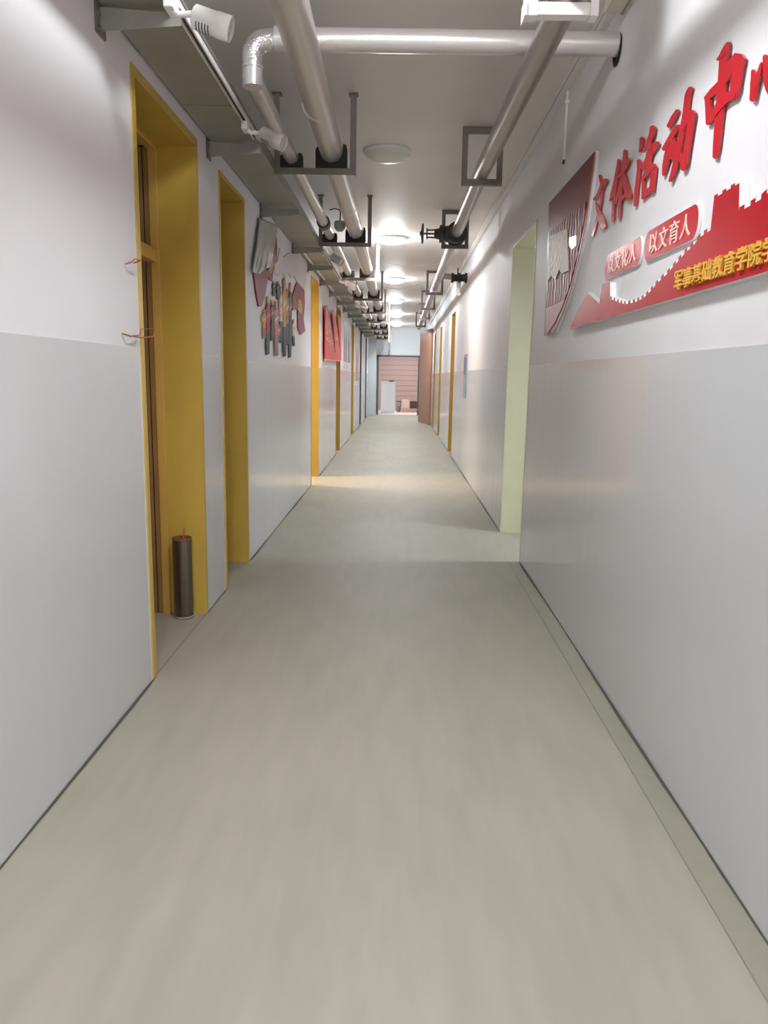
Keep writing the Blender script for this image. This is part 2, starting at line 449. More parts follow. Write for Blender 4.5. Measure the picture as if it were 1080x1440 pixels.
# cross pipe with its insulated elbow
CY, CZ = 3.92, 3.018
EX = -.735
t = thing('cross_pipe', (.1, CY, CZ), 'shiny silver pipe crossing the corridor into the right wall with bent elbow', 'pipe')
part(MB().tube([(XR+.01, CY, CZ-.003), (-.62, CY, CZ+.004)], .0525, 26), 'pipe_body', PIPES, t)
e = arc((EX+.075, CY, CZ-.075), (EX+.075, CY, CZ), (EX, CY, CZ-.075), 10)
pts = [(-.60, CY, CZ+.003)] + [tuple(v) for v in e] + [(EX, CY, CZ-.13)]
el = part(MB().tube(pts, .049, 26), 'elbow', mat('crinkled_foil', (225, 222, 222), .2, metal=.8, bump=.35, bscale=55), t)
part(MB().tube([(-.625, CY, CZ+.004), (-.617, CY, CZ+.004)], .0545, 26), 'seam_ring', PIPES, el)
e2 = arc((EX, CY+.06, CZ-.125), (EX, CY, CZ-.125), (EX, CY+.06, CZ-.185+.02), 8)
part(MB().tube([(EX, CY, CZ-.12), (EX, CY, CZ-.205)], .0475, 26), 'drop_sleeve', PIPES, t)
part(MB().tube([(EX, CY, CZ-.118), (EX, CY, CZ-.126)], .051, 26), 'sleeve_ring', PIPES, t)
part(MB().tube([(EX, CY, CZ-.203), (EX, CY, CZ-.209)], .0505, 26), 'sleeve_ring', PIPES, t)
part(MB().tube([(EX, CY-.012, SZ-.022), (SX, 4.05, SZ-.012)], .047, 22), 'lower_bend', PIPE, t)
part(MB().lathe([(0, 0), (.07, 0), (.072, -.004), (.05, -.006)], (XR-.003, CY+.006, CZ-.022), 'x'), 'wall_hole_rim', DARK, t)
# right-hand pipe
RP = [(.602, -3.0, 2.80), (.602, .6, 2.80), (.598, 3.3, 2.868), (.592, 3.92, 2.886), (.585, 5.97, 2.968), (.585, 8.6, 2.985), (.585, 24.6, 2.985)]
t = thing('right_pipe', (.6, 6, 2.95), 'grey pipe under the ceiling near the right wall, passing through the square hangers', 'pipe')
part(MB().tube(RP, .058, 26), 'pipe_body', PIPED, t)
part(MB().tube([(.585, 13.6, 2.985), (.585, 14.2, 2.985)], .06, 20), 'joint_sleeve', PIPES, t)

# ------------------------------------------------------------------ hangers
PIPE_LY = [5.33+2.82*k for k in range(9)]
def hanger_left(y):
    t = thing('pipe_hanger', (-.59, y, ZC), 'x', 'pipe hanger', 'U-shaped steel hangers of the left pipes')
    for x in (-.338, -.842):
        mb = MB(); mb.box(x-.02, x+.02, y-.004, y, 2.765, ZC-.001)
        a = x+.016 if x > -.6 else x-.02
        mb.box(a, a+.004, y, y+.036, 2.765, ZC-.001)
        part(mb, 'post', STEELD, t)
        part(bx(x-.03, x+.03, y-.02, y+.05, ZC-.008, ZC-.0005), 'foot_plate', STEELD, t)
    mb = MB(); mb.box(-.862, -.318, y-.006, y-.001, 2.765, 2.806); mb.box(-.862, -.318, y-.001, y+.04, 2.800, 2.806)
    part(mb, 'crossbar', STEELD, t)
    for (px, pz, r, hw, up) in ((-.482, 2.918, .076, .105, .035), (SX, SZ, .047, .075, .02)):
        # saddle: block with a round seat, upper corners rounded
        n = 14; pts = []
        pts.append((px-hw, 2.806)); pts.append((px+hw, 2.806))
        pts.append((px+hw, pz+up*.3)); pts.append((px+hw*.93, pz+up)); pts.append((px+r*1.02, pz+up*1.2))
        for k in range(n+1):
            a = -PI*k/n*1.0
            pts.append((px+r*1.01*math.cos(a), pz+r*1.01*math.sin(a)))
        pts.append((px-r*1.02, pz+up*.9)); pts.append((px-hw*.9, pz+up*.6)); pts.append((px-hw, pz))
        mb = MB().prism(pts, lambda a, b, k: (a, y-.004+k*.05, b))
        part(mb, 'rubber_saddle', RUBBER, t)
    return t
h0 = hanger_left(PIPE_LY[0])
h0['label'] = 'dark U-shaped steel hanger carrying the two left pipes, nearest one'
for i, y in enumerate(PIPE_LY[1:], 1):
    copy_tree(h0, (-.59, y, ZC), 'dark U-shaped steel hanger carrying the two left pipes, %s one from the front' % ORD[i])
def hanger_right(y, cx=.582, M=STEELD):
    t = thing('square_hanger', (cx, y, ZC), 'x', 'pipe hanger', 'square steel hangers of the right pipe')
    zb = 2.868
    for x in (cx-.13, cx+.13):
        part(bx(x-.02, x+.02, y-.005, y+.03, zb, ZC-.002), 'post', M, t)
    part(bx(cx-.15, cx+.15, y-.007, y+.032, zb-.004, zb+.04), 'bottom_bar', M, t)
    part(bx(cx-.15, cx+.15, y-.007, y+.032, ZC-.042, ZC-.002), 'top_bar', M, t)
    return t
r0 = hanger_right(5.97); r0['label'] = 'square grey steel hanger round the right pipe, nearest one before the valve'
copy_tree(r0, (.585, 8.78, ZC), 'square grey steel hanger round the right pipe, directly behind the gate valve')
copy_tree(r0, (.582, 13.6, ZC), 'square grey steel hanger round the right pipe, beyond the branch valve')
for i, y in enumerate((16.6, 19.4, 22.2)):
    copy_tree(r0, (.582, y, ZC), 'square grey steel hanger round the right pipe, far one near the end, %s of three' % ORD[i])
# white painted hanger nearest the viewer
t = thing('white_hanger', (.56, 3.03, ZC), 'white painted box-shaped hanger holding the right pipe at the top edge', 'pipe hanger')
part(bx(.428, .69, 3.025, 3.075, 2.755, 2.797), 'bottom_bar', PLASTW, t, .002)
part(bx(.428, .474, 3.02, 3.08, 2.75, ZC), 'post', PLASTW, t, .002)
part(bx(.664, .694, 3.02, 3.08, 2.75, ZC), 'post', PLASTW, t, .002)
part(bx(.474, .648, 3.05, 3.062, 2.94, ZC), 'back_plate', PLASTW, t)
part(bx(.424, .43, 3.0, 3.09, 2.742, 2.80), 'flange', PLASTW, t)

# ------------------------------------------------------------------ gate valve on the right pipe
def valve(cx, y, cz):
    t = thing('gate_valve', (cx, y, cz), 'dark cast iron gate valve with sideways handwheel on the right pipe', 'valve')
    part(MB().lathe([(.059, -.13), (.11, -.13), (.11, -.10), (.075, -.095), (.09, -.04), (.095, 0), (.09, .04), (.075, .095), (.11, .10), (.11, .13), (.059, .13), (.059, -.13)], (cx, y, cz), 'y', 28), 'valve_body', IRON, t)
    part(MB().lathe([(.0, .0), (.085, 0), (.085, -.05), (.07, -.07), (.092, -.075), (.092, -.12), (.06, -.125), (.05, -.17), (.035, -.18), (0, -.18)], (cx-.06, y, cz), 'x', 24), 'bonnet', IRON, t)
    mb = MB()
    for dz in (-.04, .04):
        mb.tube([(cx-.22, y, cz+dz), (cx-.32, y, cz+dz*.9)], .009, 8)
    mb.box(cx-.325, cx-.31, y-.02, y+.02, cz-.055, cz+.055)
    part(mb, 'yoke', IRON, t)
    mb = MB().tube([(cx-.2, y, cz), (cx-.375, y, cz)], .01, 10)
    part(mb, 'stem', IRON, t)
    mb = MB(); n = 28; R = .095
    ring = [(cx-.365, y+R*math.cos(2*PI*k/n), cz+R*math.sin(2*PI*k/n)) for k in range(n+1)]
    mb.tube(ring, .011, 8, caps=False)
    for k in range(4):
        a = PI/2*k+.4
        mb.tube([(cx-.378, y, cz), (cx-.365, y+R*math.cos(a), cz+R*math.sin(a))], .009, 8)
    mb.lathe([(0, -.02), (.022, -.02), (.022, .015), (0, .015)], (cx-.375, y, cz), 'x', 14)
    part(mb, 'handwheel', IRON, t)
    for a in range(8):
        an = 2*PI*a/8+.2
        part(MB().tube([(cx+.092*math.cos(an), y-.141, cz+.092*math.sin(an)), (cx+.092*math.cos(an), y-.089, cz+.092*math.sin(an))], .008, 6), 'flange_bolt', IRON, t)
valve(.585, 8.6, 2.985)
# branch valve farther along
t = thing('branch_valve', (.8, 12.0, 2.95), 'black branch valve on a short pipe stub near the right wall', 'valve')
part(MB().tube([(.650, 12.0, 2.980), (.84, 12.0, 2.96)], .045, 18), 'pipe_stub', PIPED, t)
part(MB().lathe([(.03, -.12), (.075, -.12), (.075, -.09), (.055, -.085), (.055, -.02), (.075, -.015), (.075, .015), (.055, .02), (.055, .08), (.075, .085), (.075, .115), (0, .115)], (.885, 12.0, 2.955), 'x', 22), 'valve_body', BLACK, t)
part(MB().tube([(.86, 12.0, 3.0), (.86, 12.0, 3.10)], .01, 8), 'stem', BLACK, t)
part(MB().tube([(.88, 12.02, 2.90), (.88, 12.02, 2.74), (.9, 12.02, 2.7)], .035, 14), 'drain_leg', PLASTW, t)

# ------------------------------------------------------------------ cable tray, brackets
TX0, TX1, TZ = -1.14, -.868, 2.796
t = thing('cable_tray', ((TX0+TX1)/2, 6, TZ), 'long grey sheet metal cable tray on brackets along the left wall', 'cable tray')
part(bx(TX0, TX1, -3, YE-.1, TZ, TZ+.003), 'tray_bottom', GALV, t)
part(bx(TX1-.003, TX1, -3, YE-.1, TZ+.003, TZ+.075), 'tray_side', GALV, t)
part(bx(TX0, TX0+.003, -3, YE-.1, TZ+.003, TZ+.075), 'tray_side', GALV, t)
for y in (4.13, 7.6, 11.6, 15.6):
    part(bx(TX0, TX1+.001, y, y+.006, TZ-.001, TZ), 'joint_strip', STEELD, t)
BRY = [3.07, 4.70, 6.41, 8.25, 9.57, 11.05, 12.5, 14.0, 15.5, 17.0, 18.5, 20.0, 21.5, 23.2, 24.8]
def bracket(y):
    t = thing('tray_bracket', (XL, y, 2.74), 'x', 'bracket', 'steel brackets carrying the cable tray')
    mb = MB().prism([(XL+.001, 2.70), (-.84, 2.722), (-.84, 2.762), (XL+.001, 2.785)], lambda a, b, k: (a, y-.002+k*.004, b))
    mb.box(XL+.001, -.84, y, y+.04, 2.764, 2.77)
    part(mb, 'arm', STEEL, t)
    mb = MB(); mb.box(XL+.0005, XL+.008, y-.035, y+.055, 2.688, 2.80)
    pl = part(mb, 'wall_plate', STEELD, t)
    for dz in (2.705, 2.755): part(MB().lathe([(.009, 0), (.009, .009), (0, .009)], (XL+.008, y-.02, dz), 'x', 6), 'bolt', STEELD, pl)
    return t
b0 = bracket(BRY[0]); b0['label'] = 'grey steel arm bracket under the cable tray, nearest one before the first yellow door'
extra = {1: 'between two yellow doors', 2: 'above the plastic film', 3: 'above the mural'}
for i, y in enumerate(BRY[1:], 1):
    copy_tree(b0, (XL, y, 2.74), 'grey steel bracket under the cable tray, %s from the front%s' % (ORD[i], ', '+extra[i] if i in extra else ''))
# white conduit lying on the arms
t = MB().tube([(-1.085, 8.5, 2.783), (-1.085, 16, 2.783), (-1.085, 24, 2.783)], .012, 10).build('white_conduit', PLASTW)
tag(t, 'thin white conduit lying on the bracket arms under the cable tray', 'conduit')

# ------------------------------------------------------------------ track rails and spotlights
RX = -.852
def rail(y0, y1, label):
    t = thing('track_rail', (RX, y0, 2.79), label, 'track rail', 'white lighting track rails')
    mb = MB()
    mb.box(RX-.016, RX-.009, y0, y1, 2.772, 2.803); mb.box(RX+.009, RX+.016, y0, y1, 2.772, 2.803); mb.box(RX-.016, RX+.016, y0, y1, 2.797, 2.803)
    part(mb, 'rail_profile', PLASTW, t)
    part(bx(RX-.009, RX+.009, y0+.01, y1-.01, 2.784, 2.797), 'dark_slot', BLACK, t)
    return t
rail(1.6, 4.62, 'white lighting track along the cable tray edge, nearest length over the first door')
rail(8.3, 11.4, 'white lighting track along the cable tray edge, middle length past the mural')
rail(13.2, 17.5, 'white lighting track along the cable tray edge, farthest length')
def spot(y, aim, label):
    z = 2.772
    t = thing('track_spotlight', (RX, y, z), label, 'spotlight', 'white track spotlights')
    part(bx(RX-.017, RX+.017, y-.045, y+.045, z-.04, z+.002), 'track_adapter', PLASTW, t, .004)
    d = Vector(aim).normalized()
    j = Vector((RX+.01, y, z-.035))
    h0_ = j+Vector((.105, 0, -.028))
    part(MB().tube([j, j+Vector((.02, 0, -.012)), h0_+Vector((.0, -.0, .02))], .011, 10), 'arm', PLASTW, t)
    a, b = h0_-d*.035, h0_+d*.105
    up = Vector((0, 0, 1)); 
    mb = MB().tube([a, a+d*.006, a+d*.085, a+d*.087, b-d*.012, b], [.034, .041, .041, .044, .044, .043], 28, caps=False)
    mb.tube([a-d*.0005, a+d*.0005], .034, 28)
    hd = part(mb, 'lamp_head', PLASTW, t)
    part(MB().tube([b-d*.014, b-d*.011], .041, 24), 'lens', mat('spot_lens', (190, 190, 186), .1), hd)
    fin = MB()
    side = d.cross(up).normalized(); upv = side.cross(d)
    for k in range(5):
        q = a+d*(.022+.011*k)
        for an in range(150, 215, 8):
            v = (side*math.sin(math.radians(an))*1 + upv*math.cos(math.radians(an)))
            pass
        arcp = [q+(side*math.cos(math.radians(g))-upv*math.sin(math.radians(g)))*.0408 for g in range(35, 125, 15)]
        fin.tube(arcp, .0021, 5)
    part(fin, 'vent_slots', mat('dark_vent', (60, 58, 56), .6), hd)
    return t
spot(2.985, (1, .05, -.30), 'white cylinder track spotlight, largest and nearest, at the top edge')
spot(4.33, (.95, -.25, -.42), 'white cylinder track spotlight in front of the thin silver pipe')
spot(8.55, (.9, -.3, -.5), 'white cylinder track spotlight beyond the second pipe hanger')
spot(10.9, (.9, -.2, -.45), 'white cylinder track spotlight over the third yellow door')
spot(14.6, (.9, -.2, -.45), 'small far white track spotlight on the farthest track length')

# ------------------------------------------------------------------ trunking and conduits on the right
t = thing('cable_trunking', (XR-.03, 6, 3.22), 'narrow cream trunking along the top corner of the right wall', 'trunking')
part(bx(XR-.035, XR-.001, 3.99, YE-.1, 3.187, ZC-.001), 'trunk_body', PLASTW, t)
part(bx(XR-.037, XR-.035, 3.99, YE-.1, 3.222, 3.226), 'lid_seam', STEEL, t)
t = thing('wide_trunking', (XR-.05, 2.5, 3.2), 'wide cream trunking by the top right corner before the cross pipe', 'trunking')
part(bx(XR-.098, XR-.001, -3, 3.84, 3.11, ZC-.001), 'trunk_body', mat('cream_trunking', (214, 208, 194), .4), t, .002)
part(bx(XR-.024, XR-.012, -3, 3.84, 3.108, 3.111), 'lid_seam', STEEL, t)
t = thing('wire_stub', (XR-.012, 5.0, 2.95), 'short white conduit stub with dark cut end above the red panel', 'conduit')
part(MB().tube([(XR-.014, 5.0, 3.185), (XR-.014, 5.0, 2.79)], .0095, 10), 'conduit_tube', PLASTW, t)
part(MB().tube([(XR-.014, 5.0, 2.79), (XR-.016, 5.0, 2.765)], .006, 8), 'cut_end', BLACK, t)
part(bx(XR-.03, XR-.001, 4.985, 5.03, 3.11, 3.13), 'clip', PLASTW, t)
# thin cables slung across the corridor
c1 = MB().tube([(-.30, 12.2, 3.2), (0, 12.3, 3.16), (.3, 12.4, 3.18), (.47, 12.5, 3.23)], .006, 6).build('slung_cable', PLASTW)
tag(c1, 'thin white cable slung across the ceiling, nearer of two', 'cable')
c2 = MB().tube([(-.316, 13.79, 3.0), (-.05, 13.7, 2.96), (.2, 13.65, 3.0), (.430, 13.6, 3.08)], .006, 6).build('slung_cable', PLASTW)
tag(c2, 'thin white cable slung from the left hanger to the right pipe, farther of two', 'cable')
# white rods hanging from the ceiling beside the left hangers
for (x, y, z0, lab) in ((-.335, 11.3, 2.80, 'slim white rod hanging from the ceiling beyond the second pipe hanger'), (-.278, 19.36, 2.3, 'slim white rod hanging from the ceiling far down the corridor')):
    t = thing('hanging_rod', (x, y, ZC), lab, 'rod', 'white hanging rods')
    part(MB().tube([(x, y, ZC-.002), (x, y, z0)], .018, 12), 'rod', PLASTW, t)
    part(MB().lathe([(0, 0), (.035, 0), (.03, -.025), (.018, -.03)], (x, y, ZC-.001), 'z', 14), 'ceiling_cup', PLASTW, t)
# small grey can on a black cable between the pipes
t = thing('hanging_sounder', (-.62, 8.0, 2.98), 'small grey round box hanging on a black cable between the left pipes', 'junction box')
part(MB().lathe([(0, .035), (.05, .035), (.058, .02), (.055, -.03), (.03, -.06), (0, -.06)], (-.625, 7.9, 2.93), 'z', 20), 'can', mat('grey_can', (165, 165, 158), .5), t)
part(MB().tube([(-.625, 7.9, 2.965), (-.62, 7.9, 3.04), (-.63, 7.9, 3.075), (-.68, 7.9, 3.085), (-.73, 7.9, 3.07)], .006, 8), 'cable', BLACK, t)
# thin drop pipes on the end wall
for i, (x, lab) in enumerate(((-.64, 'thin white drop pipe on the end wall, left of two'), (-.34, 'thin white drop pipe on the end wall, right of two'))):
    tag(MB().tube([(x, 28.7, 3.1), (x, 28.7, 2.45), (x-.05, 28.9, 2.35), (x-.05, YE-.005, 2.35)], .03, 10).build('drop_pipe', PLASTW), lab, 'pipe', 'white drop pipes at the end')

# ------------------------------------------------------------------ right wall sign
def wallpt(X): return lambda x, y: onX(x, y, X)
def poly_on_wall(px, X): return [onX(x, y, X) for x, y in px]
def plate(poly, xf, xb, mi=0, ms=0, mb=None):
    mb = mb or MB()
    return mb.prism(poly, lambda a, b, k: (xf if k == 0 else xb, a, b), mi, ms)
# dark red relief panel
XP = XR-.022
t = thing('relief_panel', (XR, 4.9, 2.2), 'dark red glossy wall panel with slanted top and swirling pink relief', 'wall panel')
right = [(837, 212), (834, 240), (829, 275), (823, 315), (815, 355), (804, 400), (793, 435), (780, 468)]
out = [(772, 286)]+right+[(765, 472)]
base = part(plate(poly_on_wall(out, XP), XP, XR-.001, 0, 1), 'panel_board', [MAROON, WHITEA], t)
XQ = XP-.004
inner = [(769.5, 470), (781, 452), (791, 430), (802, 398), (811, 360), (818, 325), (825, 283)]
rel = [(772.4, 327), (798, 305), (824.5, 284), (818, 325), (811, 360), (802, 398), (794.5, 421), (768, 433)]
part(plate(poly_on_wall(rel, XQ), XQ, XP), 'swirl_relief', RELIEF, t)
part(plate(poly_on_wall([(768, 433.5), (794.3, 421.5), (791, 430), (781, 452), (769.5, 470), (766.5, 471)], XQ), XQ, XP), 'lower_field', PINKM, t)
band = inner+[(829.5, 275), (823, 315), (815, 355), (804, 400), (793, 435), (780, 467)]
bandp = [(769.8, 470)]+inner[1:]+[(836, 214), (833.5, 240), (828.5, 275), (822.5, 315), (814.5, 355), (803.5, 400), (792.5, 435), (779.5, 467)]
bandp = [(771, 470), (783, 452), (793, 430), (804, 398), (813, 360), (820, 325), (827, 284), (836, 214), (836.8, 214), (834, 240), (829, 275), (823, 315), (815, 355), (804.5, 400), (793, 435), (780, 467)]
part(plate(poly_on_wall(bandp, XQ), XQ, XP), 'curved_band', PINKM, t)
medal = [(773, 332), (797, 322), (799.5, 380), (790, 385), (786, 379), (781, 393), (775, 388), (770, 396)]
part(plate(poly_on_wall(medal, XQ-.006), XQ-.006, XQ), 'cream_medallion', CREAMR, t)
part(plate(poly_on_wall([(800.5, 334), (810, 331), (809.5, 345), (804, 350), (800.5, 345)], XQ-.004), XQ-.004, XQ), 'white_boss', mat('white_enamel', (240, 238, 236), .15), t)
# brush characters of the title
XB = XR-.012
def stroke(mb, pts, org, sc_, X=XB, th=.011):
    """pts: (x, y, halfwidth) in a zoomed view with origin org and scale sc_"""
    c = [Vector((org[0]+x/sc_, org[1]+y/sc_)) for (x, y, hw) in pts]; wd = [hw/sc_*.92 for (x, y, hw) in pts]
    C, W = [], []
    n = len(c)
    for i in range(n-1):                      # Catmull-Rom for a soft brush edge
        p0, p1, p2, p3 = c[max(i-1, 0)], c[i], c[i+1], c[min(i+2, n-1)]
        for k in range(4):
            u = k/4
            C.append(.5*((2*p1)+(p2-p0)*u+(2*p0-5*p1+4*p2-p3)*u*u+(3*p1-p0-3*p2+p3)*u**3)); W.append(wd[i]*(1-u)+wd[i+1]*u)
    C.append(c[-1]); W.append(wd[-1])
    Lf, Rt = [], []
    for i in range(len(C)):
        d = (C[min(i+1, len(C)-1)]-C[max(i-1, 0)]); d.normalize(); nr = Vector((-d.y, d.x))
        Lf.append(C[i]+nr*W[i]); Rt.append(C[i]-nr*W[i])
    d0 = (C[1]-C[0]).normalized(); d1 = (C[-1]-C[-2]).normalized()
    outl = [C[0]-d0*W[0]*.7] + Lf + [C[-1]+d1*W[-1]*.7] + Rt[::-1]
    outl = [Vector(onX(p.x, p.y, X)) for p in outl]
    N = len(outl)
    vs = [(X, p.x, p.y) for p in outl]+[(X+th, p.x, p.y) for p in outl]
    m2 = len(C)
    fs = [(0, 1, N-1), (m2, m2+1, m2+2)] + [(1+i, 2+i, N-2-i, N-1-i) for i in range(m2-1)]
    mb.add(vs, fs, 0); mb.add(vs, [tuple(N+j for j in f[::-1]) for f in fs], 1)
    mb.add(vs, [(i, (i+1) % N, N+(i+1) % N, N+i) for i in range(N)], 1)
CH = []
CH.append(('文', (828, 235), 14.4, [
    [(215, 165, 26), (235, 260, 26), (245, 360, 20)],
    [(100, 660, 24), (180, 545, 26), (255, 410, 48), (345, 260, 50)],
    [(262, 430, 26), (250, 620, 24), (222, 800, 20), (170, 1020, 24), (115, 1230, 26), (75, 1390, 16)],
    [(140, 720, 20), (195, 900, 40), (255, 1080, 72), (290, 1220, 66)]]))
CH.append(('体', (828, 235), 14.4, [
    [(600, -150, 26), (580, 20, 32), (520, 330, 34), (470, 520, 34), (425, 680, 18)],
    [(560, 230, 26), (520, 480, 30), (500, 760, 24), (475, 1080, 32)],
    [(725, -340, 28), (710, -150, 34), (690, 100, 44), (655, 350, 34), (625, 700, 32), (610, 1040, 28)],
    [(570, 240, 20), (650, 120, 30), (740, -20, 50), (800, -160, 40)],
    [(680, 160, 30), (620, 400, 30), (560, 650, 26), (540, 740, 16)],
    [(700, 140, 34), (745, 380, 60), (790, 560, 70), (800, 660, 40)],
    [(590, 760, 22), (660, 640, 36), (730, 570, 40)]]))
CH.append(('活', (885, 170), 11.08, [
    [(190, 270, 36), (178, 380, 26), (150, 490, 10)],
    [(290, 330, 14), (262, 400, 22), (215, 490, 9)],
    [(140, 610, 28), (138, 780, 26), (105, 1060, 28), (85, 1320, 24)],
    [(360, 95, 44), (340, 220, 44), (300, 320, 40), (300, 430, 46)],
    [(190, 740, 30), (275, 610, 40), (330, 480, 54), (430, 340, 40)],
    [(320, 480, 36), (300, 620, 34), (285, 760, 30)],
    [(205, 880, 22), (212, 1050, 26), (200, 1210, 22)],
    [(205, 900, 26), (290, 770, 42), (370, 690, 48)],
    [(375, 700, 44), (360, 900, 40), (335, 1100, 40)],
    [(205, 1190, 30), (285, 1100, 46), (355, 1040, 34)]]))
CH.append(('动', (925, 115), 9.6, [
    [(140, 605, 28), (205, 485, 36), (262, 385, 24)],
    [(75, 915, 30), (175, 745, 36), (258, 610, 38), (320, 650, 34)],
    [(200, 760, 36), (135, 960, 48), (95, 1130, 38), (70, 1265, 14)],
    [(195, 800, 36), (235, 950, 52), (275, 1010, 40)],
    [(120, 1000, 44), (190, 1000, 56), (260, 1010, 50)],
    [(255, 1010, 42), (222, 1150, 36), (158, 1345, 18)],
    [(315, 640, 30), (395, 470, 46), (465, 410, 44)],
    [(458, 410, 46), (425, 640, 42), (385, 900, 42), (352, 1080, 50), (335, 1190, 26)],
    [(345, 1160, 26), (300, 1050, 22), (275, 940, 24)],
    [(438, 80, 28), (398, 190, 40), (368, 430, 40), (312, 720, 36), (280, 900, 32), (245, 1060, 30)]]))
CH.append(('中', (985, 50), 7.58, [
    [(290, 75, 14), (252, 200, 52), (235, 350, 46), (220, 600, 50), (195, 850, 46), (168, 1150, 38), (152, 1300, 26)],
    [(172, 262, 8), (240, 190, 30)],
    [(50, 675, 22), (130, 600, 44), (240, 480, 44), (320, 320, 52), (405, 225, 62)],
    [(72, 680, 32), (80, 820, 32), (75, 945, 20)],
    [(418, 235, 58), (388, 400, 56), (365, 560, 56), (342, 665, 40)],
    [(80, 930, 16), (160, 800, 36), (250, 680, 52), (340, 630, 52)]]))
CH.append(('心', (985, 50), 7.58, [
    [(555, 370, 16), (568, 520, 44), (548, 690, 30)],
    [(645, 290, 10), (610, 430, 26), (570, 560, 20)],
    [(685, 215, 24), (705, 400, 44), (735, 560, 52), (810, 640, 56), (930, 560, 50), (985, 400, 30)],
    [(770, 180, 34), (800, 330, 44)],
    [(930, 60, 40), (985, 220, 50)]]))
words = ['wen, nearest the dark red panel', 'ti, second from the dark red panel', 'huo, third from the dark red panel', 'dong, fourth from the dark red panel',
         'zhong, fifth and tallest of the title', 'xin, cut off by the right edge']
for i, (chn, org, s_, sts) in enumerate(CH):
    mb = MB()
    for k, st in enumerate(sts): stroke(mb, st, org, s_, XB-.0012*((k*5) % 9)/3, .006)
    ys = [v[1] for v in mb.v]; zs = [v[2] for v in mb.v]
    o = mb.build('title_character', [RED, mat('red_letter_side', (170, 40, 50), .25)], at=(XR, (min(ys)+max(ys))/2, (min(zs)+max(zs))/2))
    tag(o, 'red brush-style wall character %s' % words[i], 'sign letter', 'red brush title characters')

# text helper (built-in font)
def text_mesh(body, ext, off):
    c = bpy.data.curves.new('txt', 'FONT'); c.body = body; c.extrude = ext; c.offset = off; c.resolution_u = 3
    o = bpy.data.objects.new('txt', c); COL.objects.link(o)
    dg = bpy.context.evaluated_depsgraph_get(); dg.update()
    me = bpy.data.meshes.new_from_object(o.evaluated_get(dg))
    vs = [v.co.copy() for v in me.vertices]; fs = [tuple(p.vertices) for p in me.polygons]
    bpy.data.objects.remove(o); bpy.data.curves.remove(c); bpy.data.meshes.remove(me)
    return vs, fs
def char_on_right(mb, ch, yl, yr, zb, zt, X, th, off=.0):
    vs, fs = text_mesh(ch, .5, off)
    x0 = min(v.x for v in vs); x1 = max(v.x for v in vs); y0 = min(v.y for v in vs); y1 = max(v.y for v in vs)
    out_ = [(X-(v.z+.5)*th+th*0, yl+(yr-yl)*(v.x-x0)/(x1-x0), zb+(zt-zb)*(v.y-y0)/(y1-y0)) for v in vs]
    mb.add(out_, fs)
def char_on_left(mb, ch, yl, yr, zb, zt, X, th, off=.0):
    vs, fs = text_mesh(ch, .5, off)
    x0 = min(v.x for v in vs); x1 = max(v.x for v in vs); y0 = min(v.y for v in vs); y1 = max(v.y for v in vs)
    mb.add([(X+(v.z+.5)*th, yl+(yr-yl)*(v.x-x0)/(x1-x0), zb+(zt-zb)*(v.y-y0)/(y1-y0)) for v in vs], fs)

# two red plaques
def plaque(y0, y1, z0, z1, chars, label):
    X = XR-.012
    r = (z1-z0)*.42
    pts = []
    for (cy, cz, a0) in ((y1-r, z0+r, 270), (y1-r, z1-r, 0), (y0+r, z1-r, 90), (y0+r, z0+r, 180)):
        for k in range(7):
            a = math.radians(a0+15*k); pts.append((cy+r*math.cos(a), cz+r*math.sin(a)))
    t = thing('red_plaque', (XR, (y0+y1)/2, (z0+z1)/2), label, 'plaque', 'red rounded plaques')
    part(plate(pts, X, XR-.001, 0, 1), 'plaque_board', [RED, WHITEA], t)
    mb = MB(); n = len(chars); L = (y1-y0)*.80; a = y1-(y1-y0)*.10; pitch = L/n
    for i, ch in enumerate(chars):
        char_on_right(mb, ch, a-pitch*i-.008, a-pitch*(i+1)+.008, z0+.018, z1-.018, X+.0005, .0035, .004)
    part(mb, 'lettering', SILV, t)
plaque(3.29, 3.855, 1.932, 2.046, '以文化人', 'smaller red rounded plaque with pale characters, nearer the dark red panel')
plaque(2.685, 3.25, 1.93, 2.046, '以文育人', 'larger-looking red rounded plaque with pale characters, beside the red tower')

# red cut-out wall board with battlements
XW = XR-.03
def pw(x, y): return onX(x, y, XW)
base_z = 1.746
path = [(801, 462.5), (812, 438), (826, 411), (843, 427), (846.5, 400), (857.7, 397), (858, 420)]
P = [pw(*q) for q in path]
cren = [pw(*q) for q in [(858, 420), (870, 425.5), (880, 427.5), (893, 425), (905, 419), (915, 409), (925, 397), (938, 385), (950, 371), (962, 357), (975, 345), (985, 333), (999, 323.5)]]
def battlement(line, step, depth):
    out_ = []; acc = 0; hi = True
    for (a, b) in zip(line[:-1], line[1:]):
        L = math.hypot(b[0]-a[0], b[1]-a[1]); n = max(1, round(L/step))
        for k in range(n):
            u0, u1 = k/n, (k+1)/n
            p = (a[0]+(b[0]-a[0])*u0, a[1]+(b[1]-a[1])*u0); q = (a[0]+(b[0]-a[0])*u1, a[1]+(b[1]-a[1])*u1)
            dz = depth if hi else 0
            out_ += [(p[0], p[1]+dz), (q[0], q[1]+dz)]; hi = not hi
    return out_
P += battlement(cren, .03, .012)
tw = [pw(999, 323.5), pw(1004, 279)]
tr = pw(1040, 257); tb = pw(1039, 298)
P += [tw[0], tw[1], (tw[1][0]-.004, tw[1][1]+.012)]
top = battlement([tw[1], tr], .03, .008); P += top
P += [tr, tb]
far = battlement([tb, pw(1055, 289), pw(1070, 280), (2.0, 1.985), (1.6, 2.06), (1.3, 2.05)], .034, .013); P += far
P += [(1.3, base_z)]
